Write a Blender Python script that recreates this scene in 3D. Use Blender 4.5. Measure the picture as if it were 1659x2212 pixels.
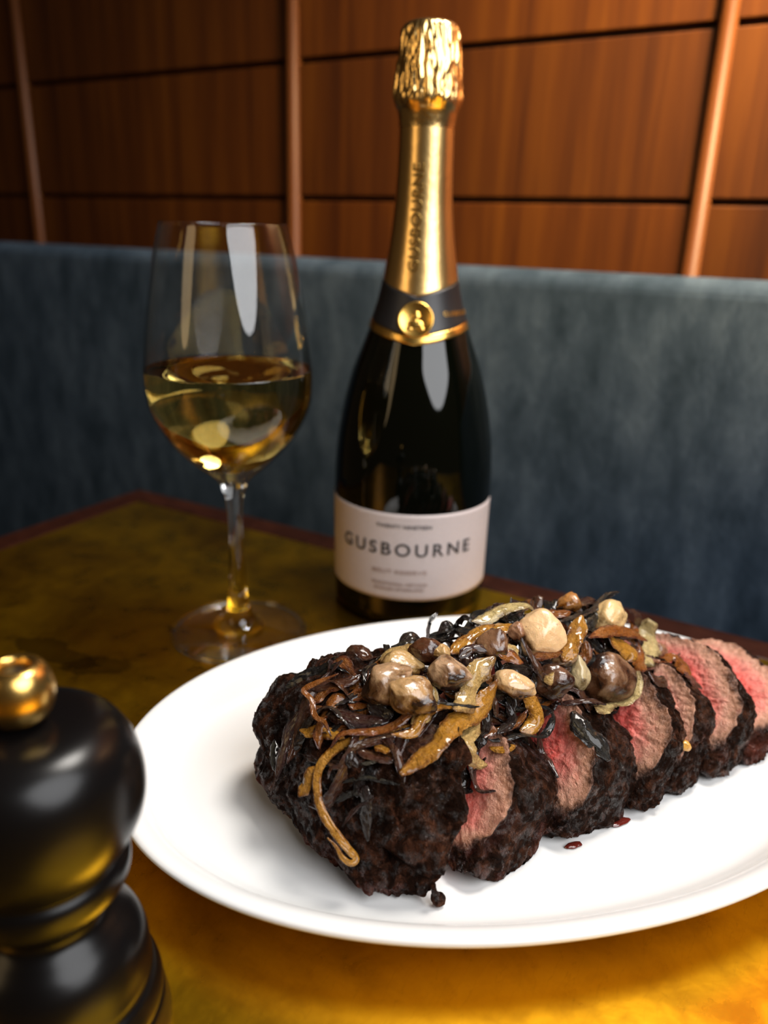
import bpy, bmesh, math, random
import numpy as np
from mathutils import Vector, Matrix, noise
from mathutils.bvhtree import BVHTree

for o in list(bpy.data.objects): bpy.data.objects.remove(o)
scene = bpy.context.scene
COL = scene.collection
random.seed(7)

# ------------------------------------------------------------------ camera
IW, IH, FPX = 1659, 2212, 1720.0
CAM_H = 0.21
PITCH, ROLL = math.radians(19.7), math.radians(1.6)
FW = Vector((0, math.cos(PITCH), -math.sin(PITCH)))
_rt = Vector((1, 0, 0)); _up = _rt.cross(FW)
RT = _rt*math.cos(ROLL) + _up*math.sin(ROLL)
UP = -_rt*math.sin(ROLL) + _up*math.cos(ROLL)
CAM = Vector((0, 0, CAM_H))
cd = bpy.data.cameras.new('camera'); cam = bpy.data.objects.new('camera', cd); COL.objects.link(cam)
cd.sensor_fit = 'VERTICAL'; cd.sensor_height = 36; cd.lens = FPX/IH*36
cd.clip_start = 0.01
m = Matrix((RT, UP, -FW)).transposed().to_4x4(); m.translation = CAM
cam.matrix_world = m
cd.dof.use_dof = True; cd.dof.focus_distance = 0.275; cd.dof.aperture_fstop = 6.4
scene.camera = cam

# ------------------------------------------------------------------ light
w = bpy.data.worlds.new('World'); scene.world = w; w.use_nodes = True
w.node_tree.nodes['Background'].inputs[0].default_value = (1.0, 0.66, 0.36, 1)
w.node_tree.nodes['Background'].inputs[1].default_value = 0.022
scene.view_settings.view_transform = 'Standard'
scene.view_settings.look = 'None'
scene.view_settings.gamma = 1
scene.view_settings.use_curve_mapping = False
scene.view_settings.exposure = 0.60

def area(name, loc, target, shape, sx, sy, power, col, spread=180):
    d = bpy.data.lights.new(name, 'AREA'); d.shape = shape; d.size = sx; d.size_y = sy
    d.energy = power; d.color = col; d.spread = math.radians(spread)
    o = bpy.data.objects.new(name, d); COL.objects.link(o)
    o.location = loc
    o.rotation_euler = (Vector(target)-Vector(loc)).to_track_quat('-Z', 'Y').to_euler()
    return o
area('front_softbox', (0.45, -0.20, 0.64), (0.03, 0.30, 0.05), 'ELLIPSE', 0.74, 0.80, 6.2, (0.97, 0.98, 1.0))  # large softbox-like source inferred from the bottle and glass highlights
area('ceiling_lamp', (0.30, 0.40, 1.00), (0.06, 0.25, 0.0), 'DISK', 0.34, 0.34, 7.0, (1.0, 0.95, 0.88))
# warm picture light washing the panelling from the upper right
area('wall_lamp', (0.400, 0.190, 0.62), (0.345, 0.535, 0.45), 'RECTANGLE', 0.20, 0.08, 6.5, (1.0, 0.70, 0.34), 72)
# added unseen warm fill, so the foil reflects amber on its left
area('amber_fill', (-1.15, -0.55, 0.70), (0.0, 0.4, 0.15), 'ELLIPSE', 0.45, 0.9, 1.6, (1.0, 0.70, 0.36))

# ------------------------------------------------------------------ helpers
def link(o, parent=None):
    COL.objects.link(o)
    if parent is not None: o.parent = parent
    return o
def mk(name, verts, faces, mat=None, parent=None, smooth=True):
    me = bpy.data.meshes.new(name); me.from_pydata([tuple(v) for v in verts], [], [tuple(f) for f in faces]); me.update()
    if mat: me.materials.append(mat)
    if smooth: me.polygons.foreach_set('use_smooth', [True]*len(me.polygons))
    return link(bpy.data.objects.new(name, me), parent)
def from_bm(name, bm, mat=None, parent=None, smooth=True):
    me = bpy.data.meshes.new(name); bm.to_mesh(me); bm.free()
    if mat: me.materials.append(mat)
    if smooth: me.polygons.foreach_set('use_smooth', [True]*len(me.polygons))
    return link(bpy.data.objects.new(name, me), parent)
def empty(name, loc=(0, 0, 0), rz=0):
    o = bpy.data.objects.new(name, None); o.location = loc; o.rotation_euler = (0, 0, rz)
    o.empty_display_size = .02
    return link(o)
def tag(o, label=None, cat=None, group=None, kind=None):
    if label: o['label'] = label
    if cat: o['category'] = cat
    if group: o['group'] = group
    if kind: o['kind'] = kind
    return o
def lathe(profile, n=96, cap0=True, cap1=True):
    V, F = [], []
    for z, r in profile:
        for k in range(n):
            a = 2*math.pi*k/n; V.append((r*math.cos(a), r*math.sin(a), z))
    for i in range(len(profile)-1):
        for k in range(n):
            k2 = (k+1) % n
            F.append((i*n+k, i*n+k2, (i+1)*n+k2, (i+1)*n+k))
    if cap0: F.append(tuple(reversed(range(n))))
    if cap1: F.append(tuple(range((len(profile)-1)*n, len(profile)*n)))
    return V, F
def spline(pts, n):
    """Catmull-Rom through pts (list of tuples), n samples"""
    P = [np.array(p, float) for p in pts]
    P = [2*P[0]-P[1]] + P + [2*P[-1]-P[-2]]
    seg = len(P)-3
    L = [np.linalg.norm(P[i+2]-P[i+1]) for i in range(seg)]
    T = np.concatenate([[0], np.cumsum(L)]); out = []
    for s in np.linspace(0, T[-1], n):
        i = min(seg-1, int(np.searchsorted(T, s, 'right')-1)); i = max(i, 0)
        t = (s-T[i])/max(L[i], 1e-12)
        a, b, c, d = P[i:i+4]
        out.append(.5*((2*b)+(-a+c)*t+(2*a-5*b+4*c-d)*t*t+(-a+3*b-3*c+d)*t**3))
    return np.array(out)
def box(name, lo, hi, mat, parent=None, bevel=0.0, seg=3):
    bm = bmesh.new(); bmesh.ops.create_cube(bm, size=1)
    for v in bm.verts:
        v.co = Vector([lo[i]+(v.co[i]+.5)*(hi[i]-lo[i]) for i in range(3)])
    if bevel: bmesh.ops.bevel(bm, geom=bm.edges[:], offset=bevel, segments=seg, affect='EDGES', profile=.5)
    return from_bm(name, bm, mat, parent, smooth=False)

def fbm(p, sc, octv=4, H=.6):
    return noise.fractal(Vector(p)*sc, H, 2.1, octv)

# node helpers
class NT:
    def __init__(s, name):
        s.m = bpy.data.materials.new(name); s.m.use_nodes = True
        s.t = s.m.node_tree; s.b = s.t.nodes['Principled BSDF']; s.out = s.t.nodes['Material Output']
    def n(s, typ, **kw):
        q = s.t.nodes.new(typ)
        for k, v in kw.items(): setattr(q, k, v)
        return q
    def l(s, a, b): s.t.links.new(a, b)
    def set(s, **kw):
        for k, v in kw.items():
            s.b.inputs[k.replace('_', ' ')].default_value = v
        return s
    def coords(s, scale=(1, 1, 1), kind='Object'):
        tc = s.n('ShaderNodeTexCoord'); mp = s.n('ShaderNodeMapping'); mp.inputs['Scale'].default_value = scale
        s.l(tc.outputs[kind], mp.inputs['Vector']); return mp.outputs[0]
    def noise(s, vec, scale, detail=4, rough=.55, dist=0):
        q = s.n('ShaderNodeTexNoise'); q.inputs['Scale'].default_value = scale
        q.inputs['Detail'].default_value = detail; q.inputs['Roughness'].default_value = rough
        q.inputs['Distortion'].default_value = dist
        s.l(vec, q.inputs['Vector']); return q.outputs['Fac']
    def ramp(s, fac, stops):
        q = s.n('ShaderNodeValToRGB'); e = q.color_ramp.elements
        while len(e) > 1: e.remove(e[-1])
        e[0].position = stops[0][0]; e[0].color = (*stops[0][1], 1)
        for p, c in stops[1:]:
            x = e.new(p); x.color = (*c, 1)
        s.l(fac, q.inputs['Fac']); return q.outputs['Color']
    def mix(s, fac, a, b, mode='MIX'):
        q = s.n('ShaderNodeMix', data_type='RGBA', blend_type=mode)
        for sock, v in ((q.inputs[0], fac), (q.inputs[6], a), (q.inputs[7], b)):
            if isinstance(v, (int, float)): sock.default_value = v
            elif isinstance(v, tuple): sock.default_value = (*v, 1) if len(v) == 3 else v
            else: s.l(v, sock)
        return q.outputs[2]
    def math(s, op, a, b=0.0, c=None):
        q = s.n('ShaderNodeMath', operation=op)
        for i, v in enumerate((a, b) if c is None else (a, b, c)):
            if isinstance(v, (int, float)): q.inputs[i].default_value = v
            else: s.l(v, q.inputs[i])
        return q.outputs[0]
    def bump(s, h, strength=.3, dist=.001, prev=None):
        q = s.n('ShaderNodeBump'); q.inputs['Strength'].default_value = strength; q.inputs['Distance'].default_value = dist
        s.l(h, q.inputs['Height'])
        if prev is not None: s.l(prev, q.inputs['Normal'])
        return q.outputs[0]
    def color(s, c): s.l(c, s.b.inputs['Base Color'])
    def rough(s, c): s.l(c, s.b.inputs['Roughness'])
    def normal(s, c): s.l(c, s.b.inputs['Normal'])

# ------------------------------------------------------------------ materials
def m_wood(name, c0, c1, c2, rough=.45):
    t = NT(name)
    v = t.coords((60, 60, 3.2)); f = t.noise(v, 1.0, 6, .6, .3)
    v2 = t.coords((400, 400, 8)); g = t.noise(v2, 1.0, 3, .5)
    c = t.ramp(f, [(.3, c0), (.52, c1), (.75, c2)])
    c = t.mix(t.math('MULTIPLY', g, .35), c, c0)
    oi = t.n('ShaderNodeObjectInfo')
    hs = t.n('ShaderNodeHueSaturation'); t.l(c, hs.inputs['Color'])
    t.l(t.math('MULTIPLY_ADD', oi.outputs['Random'], .3, .85), hs.inputs['Value'])
    t.color(hs.outputs[0])
    t.normal(t.bump(g, .15, .0005)); t.set(Roughness=rough)
    t.b.inputs['Specular IOR Level'].default_value = .18
    return t.m
M_WOOD = m_wood('wood_panel', (.021, .0046, .0005), (.046, .0122, .0009), (.074, .0225, .0015), .5)
M_BATTEN = m_wood('wood_batten', (.042, .012, .0025), (.078, .024, .005), (.11, .036, .0075), .45)
M_DARKWOOD = m_wood('dark_wood', (.016, .004, .002), (.030, .008, .004), (.05, .014, .006), .4)

def m_fabric():
    t = NT('blue_fabric')
    v = t.coords((1, 1, .45)); a = t.noise(v, 42, 5, .62, .2)
    b = t.noise(t.coords((1, 1, .5)), 300, 3, .6)
    c = t.ramp(a, [(.30, (.015, .025, .040)), (.5, (.036, .054, .082)), (.72, (.070, .098, .138))])
    c = t.mix(t.math('MULTIPLY', b, .5), c, (.014, .028, .040))
    t.color(c); t.set(Roughness=.95)
    t.b.inputs['Specular IOR Level'].default_value = .1
    wv = t.n('ShaderNodeTexWave'); wv.inputs['Scale'].default_value = 420; t.l(t.coords(), wv.inputs['Vector'])
    t.normal(t.bump(wv.outputs['Fac'], .25, .0006, t.bump(b, .4, .001)))
    return t.m
M_FABRIC = m_fabric()

def m_brass_top():
    t = NT('aged_brass_top')
    v = t.coords()
    a = t.noise(v, 9, 6, .62, .6); b = t.noise(v, 55, 5, .6, .3); c3 = t.noise(v, 420, 3, .6)
    c = t.ramp(a, [(.30, (.36, .170, .008)), (.50, (.66, .345, .010)), (.70, (.82, .455, .016))])
    c = t.mix(t.math('MULTIPLY', t.ramp(b, [(.30, (1, 1, 1)), (.55, (0, 0, 0))]), .35), c, (.20, .095, .012))
    # fine scratches
    sc = t.n('ShaderNodeTexWave'); sc.inputs['Scale'].default_value = 70; sc.inputs['Distortion'].default_value = 14
    sc.inputs['Detail'].default_value = 4; sc.inputs['Detail Scale'].default_value = 2.2
    t.l(t.coords((1, .25, 1)), sc.inputs['Vector'])
    line = t.ramp(sc.outputs['Fac'], [(.0, (1, 1, 1)), (.012, (0, 0, 0))])
    c = t.mix(t.math('MULTIPLY', line, .12), c, (.15, .07, .01))
    # two old water stains (dark rings of their own shape)
    tc = t.n('ShaderNodeTexCoord')
    for (sx, sy, rx, ry, rot) in STAINS:
        mp = t.n('ShaderNodeMapping', vector_type='TEXTURE')
        mp.inputs['Location'].default_value = (sx, sy, 0); mp.inputs['Rotation'].default_value = (0, 0, rot)
        mp.inputs['Scale'].default_value = (rx, ry, 1)
        t.l(tc.outputs['Object'], mp.inputs['Vector'])
        ln = t.n('ShaderNodeVectorMath', operation='LENGTH'); t.l(mp.outputs[0], ln.inputs[0])
        d = t.math('ADD', ln.outputs['Value'], t.math('MULTIPLY_ADD', b, .9, -.45))
        k = t.ramp(d, [(.0, (.45, .45, .45)), (.75, (.55, .55, .55)), (.93, (.95, .95, .95)), (1.0, (0, 0, 0))])
        c = t.mix(t.math('MULTIPLY', k, .55), c, (.07, .032, .006))
    t.color(c)
    t.rough(t.math('MULTIPLY_ADD', b, .22, .19))
    t.set(Metallic=.965)
    t.normal(t.bump(c3, .10, .0004, t.bump(a, .05, .004)))
    return t.m

def m_simple(name, col, rough, metallic=0, coat=0, spec=.5):
    t = NT(name); t.set(Base_Color=(*col, 1), Roughness=rough, Metallic=metallic)
    t.b.inputs['Coat Weight'].default_value = coat
    t.b.inputs['Specular IOR Level'].default_value = spec
    return t.m
M_PLATE = m_simple('white_porcelain', (.76, .755, .745), .22, 0, .25)
M_BOTTLE = m_simple('dark_green_bottle_glass', (.0012, .0016, .0008), .04, 0, 0, .5)
M_BLACKPAPER = m_simple('black_paper', (.010, .009, .010), .42)
M_INK = m_simple('charcoal_ink', (.02, .02, .022), .5)
M_INKBROWN = m_simple('tan_ink', (.30, .20, .165), .6)
M_GOLDINK = m_simple('gold_ink', (.75, .45, .12), .35, 1)
M_MILL = m_simple('black_lacquer', (.003, .0025, .0025), .26, 0, 0, .28)
M_LABEL = NT('label_paper')
_q = M_LABEL.noise(M_LABEL.coords(), 900, 3)
M_LABEL.color(M_LABEL.ramp(_q, [(.3, (.50, .43, .42)), (.7, (.56, .485, .475))])); M_LABEL.set(Roughness=.55)
M_LABEL = M_LABEL.m

def m_gold(name, col, rough, bumpsc=0, bstr=0):
    t = NT(name); t.set(Base_Color=(*col, 1), Metallic=1, Roughness=rough)
    if bumpsc: t.normal(t.bump(t.noise(t.coords(), bumpsc, 3), bstr, .001))
    return t.m
M_FOIL = m_gold('gold_foil', (.97, .64, .25), .28, 260, .10)
M_FOILCRINKLE = m_gold('gold_foil_crinkled', (.97, .65, .26), .24, 420, .25)
M_EMBOSS = m_gold('embossed_foil', (.26, .15, .04), .4)
M_GOLDTRIM = m_gold('gold_trim', (.88, .52, .12), .25)
M_BRASS = m_gold('brass_finial', (.80, .50, .14), .26, 30, .03)
M_HOLE = m_simple('dark_hole', (.01, .006, .003), .6)

def m_glass(name, col, ior, rough=0.0):
    t = NT(name); t.set(Base_Color=(*col, 1), Roughness=rough, IOR=ior)
    t.b.inputs['Transmission Weight'].default_value = 1
    return t.m
def m_thin(name, pw=5.0, f0=.042):
    t = NT(name); t.t.nodes.remove(t.b)
    tr = t.n('ShaderNodeBsdfTransparent'); tr.inputs[0].default_value = (.985, .985, .98, 1)
    gl_ = t.n('ShaderNodeBsdfGlossy'); gl_.inputs['Roughness'].default_value = .0
    lw = t.n('ShaderNodeLayerWeight'); lw.inputs[0].default_value = .5
    fac = t.math('MULTIPLY_ADD', t.math('POWER', lw.outputs['Facing'], pw), .95, f0)
    mx = t.n('ShaderNodeMixShader'); t.l(fac, mx.inputs[0]); t.l(tr.outputs[0], mx.inputs[1]); t.l(gl_.outputs[0], mx.inputs[2])
    t.l(mx.outputs[0], t.out.inputs['Surface']); return t.m
M_THIN = m_thin('thin_clear_glass')
M_FOOT = m_thin('foot_clear_glass', 3.6, .05)
M_GLASS = m_glass('clear_glass', (.985, .985, .98), 1.48)
M_WINE = m_glass('white_wine', (.93, .68, .19), 1.34)

def m_meat():
    """cooked beef: red middle to tan to charred crust, driven by the 'rad' attribute"""
    t = NT('roast_beef')
    at = t.n('ShaderNodeAttribute', attribute_name='rad')
    v = t.coords()
    nz = t.noise(v, 55, 4, .6, .4); nf = t.noise(v, 260, 4, .6)
    fib = t.noise(t.coords((1, 1, .45)), 800, 3, .6, .8)
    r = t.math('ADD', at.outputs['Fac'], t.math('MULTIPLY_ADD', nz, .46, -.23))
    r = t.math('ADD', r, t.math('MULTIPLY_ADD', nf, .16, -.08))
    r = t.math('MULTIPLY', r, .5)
    meat = t.ramp(r, [(.10, (.62, .045, .040)), (.27, (.78, .120, .095)), (.345, (.74, .22, .17)), (.405, (.62, .30, .205)), (.45, (.44, .22, .135)),
                      (.48, (.10, .040, .020)), (.52, (.022, .009, .005))])
    meat = t.mix(t.math('MULTIPLY', t.ramp(fib, [(.45, (0, 0, 0)), (.75, (1, 1, 1))]), .30), meat, (.72, .42, .32))
    spots = t.ramp(t.noise(v, 150, 3, .5), [(.28, (1, 1, 1)), (.36, (0, 0, 0))])
    meat = t.mix(t.math('MULTIPLY', spots, .45), meat, (.24, .05, .035))
    cn = t.noise(v, 120, 7, .72, .9)
    crust = t.ramp(cn, [(.34, (.005, .0024, .0016)), (.49, (.018, .0070, .0038)), (.59, (.062, .023, .012)), (.74, (.16, .060, .027))])
    red = t.ramp(t.noise(v, 60, 4, .6), [(.56, (0, 0, 0)), (.72, (1, 1, 1))])
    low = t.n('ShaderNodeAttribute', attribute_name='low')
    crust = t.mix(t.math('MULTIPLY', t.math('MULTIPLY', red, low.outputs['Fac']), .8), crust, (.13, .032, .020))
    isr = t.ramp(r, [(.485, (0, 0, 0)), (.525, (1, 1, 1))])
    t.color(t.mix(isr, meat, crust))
    wet = t.ramp(t.noise(v, 240, 4, .65), [(.47, (.55, .55, .55)), (.58, (.20, .20, .20))])
    t.rough(wet)
    sp_ = t.ramp(t.noise(v, 240, 4, .65), [(.49, (.03, .03, .03)), (.60, (.5, .5, .5))])
    sp_ = t.mix(isr, (.4, .4, .4), sp_)
    t.l(sp_, t.b.inputs['Specular IOR Level'])
    h = t.math('ADD', t.math('MULTIPLY', cn, .6), t.math('MULTIPLY', fib, .5))
    rdg = t.math('ABSOLUTE', t.math('MULTIPLY_ADD', t.noise(t.coords((1, 1, .5)), 300, 5, .7, 1.0), 2.0, -1.0))
    rdg = t.math('MULTIPLY', t.math('MINIMUM', rdg, .25), t.math('MULTIPLY_ADD', isr, 3.4, .6))
    t.normal(t.bump(rdg, .8, .0012, t.bump(h, .6, .0012, t.bump(t.noise(v, 560, 3, .55), .7, .0010))))
    t.b.inputs['Subsurface Weight'].default_value = .08
    t.b.inputs['Subsurface Radius'].default_value = (.004, .0015, .001)
    t.b.inputs['Subsurface Scale'].default_value = .6
    return t.m
M_MEAT = m_meat()

def m_onion():
    t = NT('fried_onion')
    oi = t.n('ShaderNodeObjectInfo')
    at = t.n('ShaderNodeAttribute', attribute_name='tip')
    v = t.coords()
    nz = t.noise(v, 130, 4, .6, .3)
    sv = t.n('ShaderNodeAttribute', attribute_name='strip_uv')
    mp = t.n('ShaderNodeMapping'); mp.inputs['Scale'].default_value = (140, 1900, 1); t.l(sv.outputs['Vector'], mp.inputs['Vector'])
    st = t.noise(mp.outputs[0], 1.0, 3, .6)
    hs = t.n('ShaderNodeHueSaturation'); t.l(oi.outputs['Color'], hs.inputs['Color'])
    hs.inputs['Value'].default_value = .30; hs.inputs['Saturation'].default_value = 1.15; hs.inputs['Hue'].default_value = .470
    k = t.math('ADD', t.math('ADD', at.outputs['Fac'], t.math('MULTIPLY_ADD', nz, 1.5, -.70)), t.math('MULTIPLY_ADD', st, .8, -.40))
    kk = t.ramp(k, [(.10, (0, 0, 0)), (.50, (1, 1, 1))])
    pal_ = t.mix(t.math('MULTIPLY', t.ramp(t.noise(mp.outputs[0], .35, 3, .6), [(.48, (0, 0, 0)), (.66, (1, 1, 1))]), .18), oi.outputs['Color'], t.mix(.5, oi.outputs['Color'], (.62, .52, .30)))
    c = t.mix(t.math('MULTIPLY', kk, .85), pal_, hs.outputs[0])
    ch = t.ramp(k, [(.72, (0, 0, 0)), (1.05, (1, 1, 1))])
    c = t.mix(ch, c, (.020, .007, .003))
    t.color(c)
    t.rough(t.math('MULTIPLY_ADD', st, .25, .13))
    wv = t.noise(t.coords(), 420, 4, .7, 1.5); w2 = t.noise(t.coords(), 1300, 3, .6, .8)
    vo = t.n('ShaderNodeTexVoronoi', feature='SMOOTH_F1'); vo.inputs['Scale'].default_value = 620; t.l(v, vo.inputs['Vector'])
    t.normal(t.bump(wv, .9, .0014, t.bump(vo.outputs['Distance'], .7, .0011, t.bump(w2, .8, .0009, t.bump(st, .7, .0011)))))
    t.b.inputs['Transmission Weight'].default_value = .28; t.b.inputs['IOR'].default_value = 1.38
    t.b.inputs['Coat Weight'].default_value = .6; t.b.inputs['Coat Roughness'].default_value = .08
    return t.m
M_ONION = m_onion()

def m_mush():
    t = NT('fried_mushroom')
    oi = t.n('ShaderNodeObjectInfo')
    at = t.n('ShaderNodeAttribute', attribute_name='tip')
    v = t.coords()
    a = t.noise(v, 150, 5, .62, .6); b = t.noise(v, 420, 4, .6)
    k = t.math('ADD', at.outputs['Fac'], t.math('MULTIPLY_ADD', a, 2.4, -1.15))
    hs = t.n('ShaderNodeHueSaturation'); t.l(oi.outputs['Color'], hs.inputs['Color'])
    hs.inputs['Value'].default_value = .30; hs.inputs['Saturation'].default_value = 1.2; hs.inputs['Hue'].default_value = .485
    c = t.mix(t.ramp(k, [(.25, (0, 0, 0)), (.75, (1, 1, 1))]), oi.outputs['Color'], hs.outputs[0])
    c = t.mix(t.ramp(k, [(.85, (0, 0, 0)), (1.2, (1, 1, 1))]), c, (.018, .007, .004))
    sp = t.ramp(b, [(.31, (1, 1, 1)), (.38, (0, 0, 0))])
    c = t.mix(t.math('MULTIPLY', sp, .6), c, (.05, .02, .01))
    t.color(c); t.rough(t.math('MULTIPLY_ADD', b, .22, .14))
    t.normal(t.bump(a, .35, .0015, t.bump(b, .4, .0008)))
    t.b.inputs['Subsurface Weight'].default_value = .2
    t.b.inputs['Subsurface Radius'].default_value = (.005, .0025, .0012)
    t.b.inputs['Coat Weight'].default_value = .55; t.b.inputs['Coat Roughness'].default_value = .12
    return t.m
M_MUSH = m_mush()

# ------------------------------------------------------------------ pixel rays to real places
def ray(px, py):
    return (FW + RT*((px-IW/2)/FPX) - UP*((py-IH/2)/FPX))
def atz(px, py, z):
    d = ray(px, py); return CAM + d*((z-CAM_H)/d.z)

# room axes: u along the banquette, n towards the back wall
YAW = math.radians(-29.4)
UX = Vector((math.cos(YAW), math.sin(YAW), 0)); NX = Vector((-UX.y, UX.x, 0))
FLOOR = -.75

# stains sit on the brass in table coordinates
STAINS = []
for (px, py, rx, ry, rot) in [(105, 1403, .040, .016, .05), (215, 1437, .030, .012, .55)]:
    p = atz(px, py, 0); STAINS.append((p.dot(UX), p.dot(NX), rx, ry, rot))
M_BRASSTOP = m_brass_top()

# ------------------------------------------------------------------ room: floor, panelled wall
fl = box('floor', (-2.6, -2.2, FLOOR-.05), (2.2, .72, FLOOR), M_DARKWOOD); fl.rotation_euler = (0, 0, YAW); tag(fl, kind='structure')
wall = box('wall_back', (-2.6, .636, FLOOR), (2.2, .72, 1.9), M_DARKWOOD); wall.rotation_euler = (0, 0, YAW); tag(wall, kind='structure')
COLS = [-1.157, -.806, -.4555, -.1065, .2425, .5915]
ROWS = [.124, .232, .341, .449, .557]
GAP = .0022
for i in range(len(COLS)-1):
    for j in range(len(ROWS)-1):
        w_, h_ = COLS[i+1]-COLS[i], ROWS[j+1]-ROWS[j]
        p = box('panel', (-w_/2+.001, -.004, -h_/2+GAP), (w_/2-.001, .0035, h_/2-GAP), M_WOOD, wall, .0012, 2)
        p.location = ((COLS[i]+COLS[i+1])/2, .632, (ROWS[j]+ROWS[j+1])/2)
for c in COLS:
    V, F = [], []
    prof = [(-.0062, .004), (-.0062, -.004), (-.0055, -.0072), (-.0035, -.0095), (0, -.0105), (.0035, -.0095), (.0055, -.0072), (.0062, -.004), (.0062, .004)]
    for z in (ROWS[0], ROWS[-1]):
        for x, y in prof: V.append((x, y, z))
    k = len(prof)
    for a in range(k): F.append((a, (a+1) % k, k+(a+1) % k, k+a))
    F += [tuple(range(k)), tuple(range(2*k-1, k-1, -1))]
    b = mk('batten', V, F, M_BATTEN, wall); b.location = (c, .632, 0)

# ------------------------------------------------------------------ banquette
bq = empty('banquette', (0, 0, FLOOR), YAW)
tag(bq, 'blue grey upholstered banquette with a straight padded back below the panelled wall', 'banquette')
Z0 = -FLOOR
box('backrest', (-1.6, .556, Z0-.32), (1.3, .588, Z0+.1845), M_FABRIC, bq, .012, 5)
box('back_board', (-1.6, .5885, Z0-.32), (1.3, .622, Z0+.10), M_DARKWOOD, bq)
box('seat', (-1.6, .17, Z0-.40), (1.3, .553, Z0-.29), M_FABRIC, bq, .02, 4)
box('base', (-1.6, .22, 0), (1.3, .62, Z0-.402), M_DARKWOOD, bq, .003, 1)

# ------------------------------------------------------------------ table
tb = empty('table', (0, 0, FLOOR), YAW)
tag(tb, 'square table with a worn brass top and dark wooden edging', 'table')
TU0, TU1, TN0, TN1, EDG = -.484, .36, -.40, .445, .0215
box('table_top', (TU0+EDG, TN0+EDG, Z0-.022), (TU1-EDG, TN1-EDG, Z0), M_BRASSTOP, tb)
tb.children[0].location = (0, 0, 0)
for lo, hi in [((TU0, TN1-EDG), (TU1, TN1)), ((TU0, TN0), (TU1, TN0+EDG)), ((TU0, TN0+EDG), (TU0+EDG, TN1-EDG)), ((TU1-EDG, TN0+EDG), (TU1, TN1-EDG))]:
    box('edging', (*lo, Z0-.030), (*hi, Z0+.0004), M_DARKWOOD, tb, .0012, 2)
uc, nc = (TU0+TU1)/2, -.03
V, F = lathe([(0.012, .21), (.02, .20), (.03, .05), (.05, .035), (Z0-.06, .035), (Z0-.05, .09), (Z0-.0305, .10)], 48)
pd = mk('pedestal', V, F, M_DARKWOOD, tb); pd.location = (uc, nc, -.012+.0)
pd.location.z = -.012

# ------------------------------------------------------------------ plate
PC, PA, PB, PR = (.0474, .2724), .1462, .0993, math.radians(12.67)
PLATE_Z = .0075
prof = [(.040, .0022), (.040, 0), (.036, 0), (.036, .0022), (.030, .0035), (.018, .0065), (.006, .0145), (.001, .0178), (0, .0195), (.0006, .0206), (.0020, .0210), (.0045, .0206),
        (.0075, .0192), (.0095, .0176), (.0110, .0155), (.0135, .0120), (.0165, .0095), (.0200, .0082), (.026, PLATE_Z), (.045, PLATE_Z-.0003), (.07, PLATE_Z-.0004), (.0985, PLATE_Z-.0004)]
V, F = [], []; n = 200
for d, z in prof:
    for k in range(n):
        a = 2*math.pi*k/n; ex = 2/2.08
        c_, s_ = math.cos(a), math.sin(a)
        V.append(((PA-d)*math.copysign(abs(c_)**ex, c_), (PB-d)*math.copysign(abs(s_)**ex, s_), z))
for i in range(len(prof)-1):
    for k in range(n):
        k2 = (k+1) % n; F.append((i*n+k, i*n+k2, (i+1)*n+k2, (i+1)*n+k))
F.append(tuple(range((len(prof)-1)*n, len(prof)*n))); F.append(tuple(reversed(range(n))))
plate = mk('serving_plate', V, F, M_PLATE); plate.location = (*PC, .0004); plate.rotation_euler = (0, 0, PR)
tag(plate, 'large oval white porcelain plate holding the sliced beef', 'plate')
PLATE_Z += .0004

# ------------------------------------------------------------------ wine glass
GX, GY = -.0768, .3856
gl = empty('wine_glass', (GX, GY, .0004))
tag(gl, 'stemmed clear wine glass half full of white wine', 'wine glass')
outer = [(.2092, .0290), (.1984, .0318), (.1803, .0354), (.1614, .0386), (.1500, .0400), (.1400, .0407), (.1287, .0400), (.1210, .0378), (.1151, .0350), (.1080, .0304), (.1011, .0244), (.0945, .0174), (.0904, .0121), (.0870, .0086), (.0835, .0066)]
stem = [(.0835, .0066), (.0790, .0053), (.0758, .0047), (.0668, .0039), (.0548, .0037), (.0400, .0041), (.0268, .0047), (.0202, .0054), (.0150, .0064), (.0100, .0082), (.0070, .0108), (.0052, .0145)]
foot = [(.0052, .0145), (.0036, .0230), (.0028, .0310), (.0022, .0342), (.0010, .0345), (.0, .0342), (.0, .001)]
op = spline(outer, 60)
inn = [(.2092, .0281), (.1984, .0309), (.1803, .0345), (.1614, .0377), (.1500, .0391), (.1400, .0398), (.1287, .0390), (.1210, .0367), (.1151, .0338), (.1080, .0290), (.1011, .0226), (.0962, .0160), (.0930, .0098), (.0914, .0045), (.0910, .0006)]
ip = spline(inn, 60)
rim = [(.2096, .0287), (.2096, .0284)]
V, F = lathe([tuple(q) for q in op[::-1]] + rim + [tuple(q) for q in ip], 128, cap0=False, cap1=True)
mk('bowl', V, F, M_THIN, gl)
V, F = lathe([tuple(q) for q in spline(stem, 50)][::-1], 128, cap0=False, cap1=False); mk('stem', V, F, M_GLASS, gl)
V, F = lathe([tuple(q) for q in list(spline(foot[:-1], 50)) + [foot[-1]]][::-1], 128, cap0=True, cap1=False); ft = mk('foot', V, F, M_FOOT, gl)
V, F = lathe([(.0012+.0011*math.sin(a), .0351+.0011*math.cos(a)) for a in [2*math.pi*k/20 for k in range(21)]], 160, False, False); mk('foot_rim', V, F, M_GLASS, ft)
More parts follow.
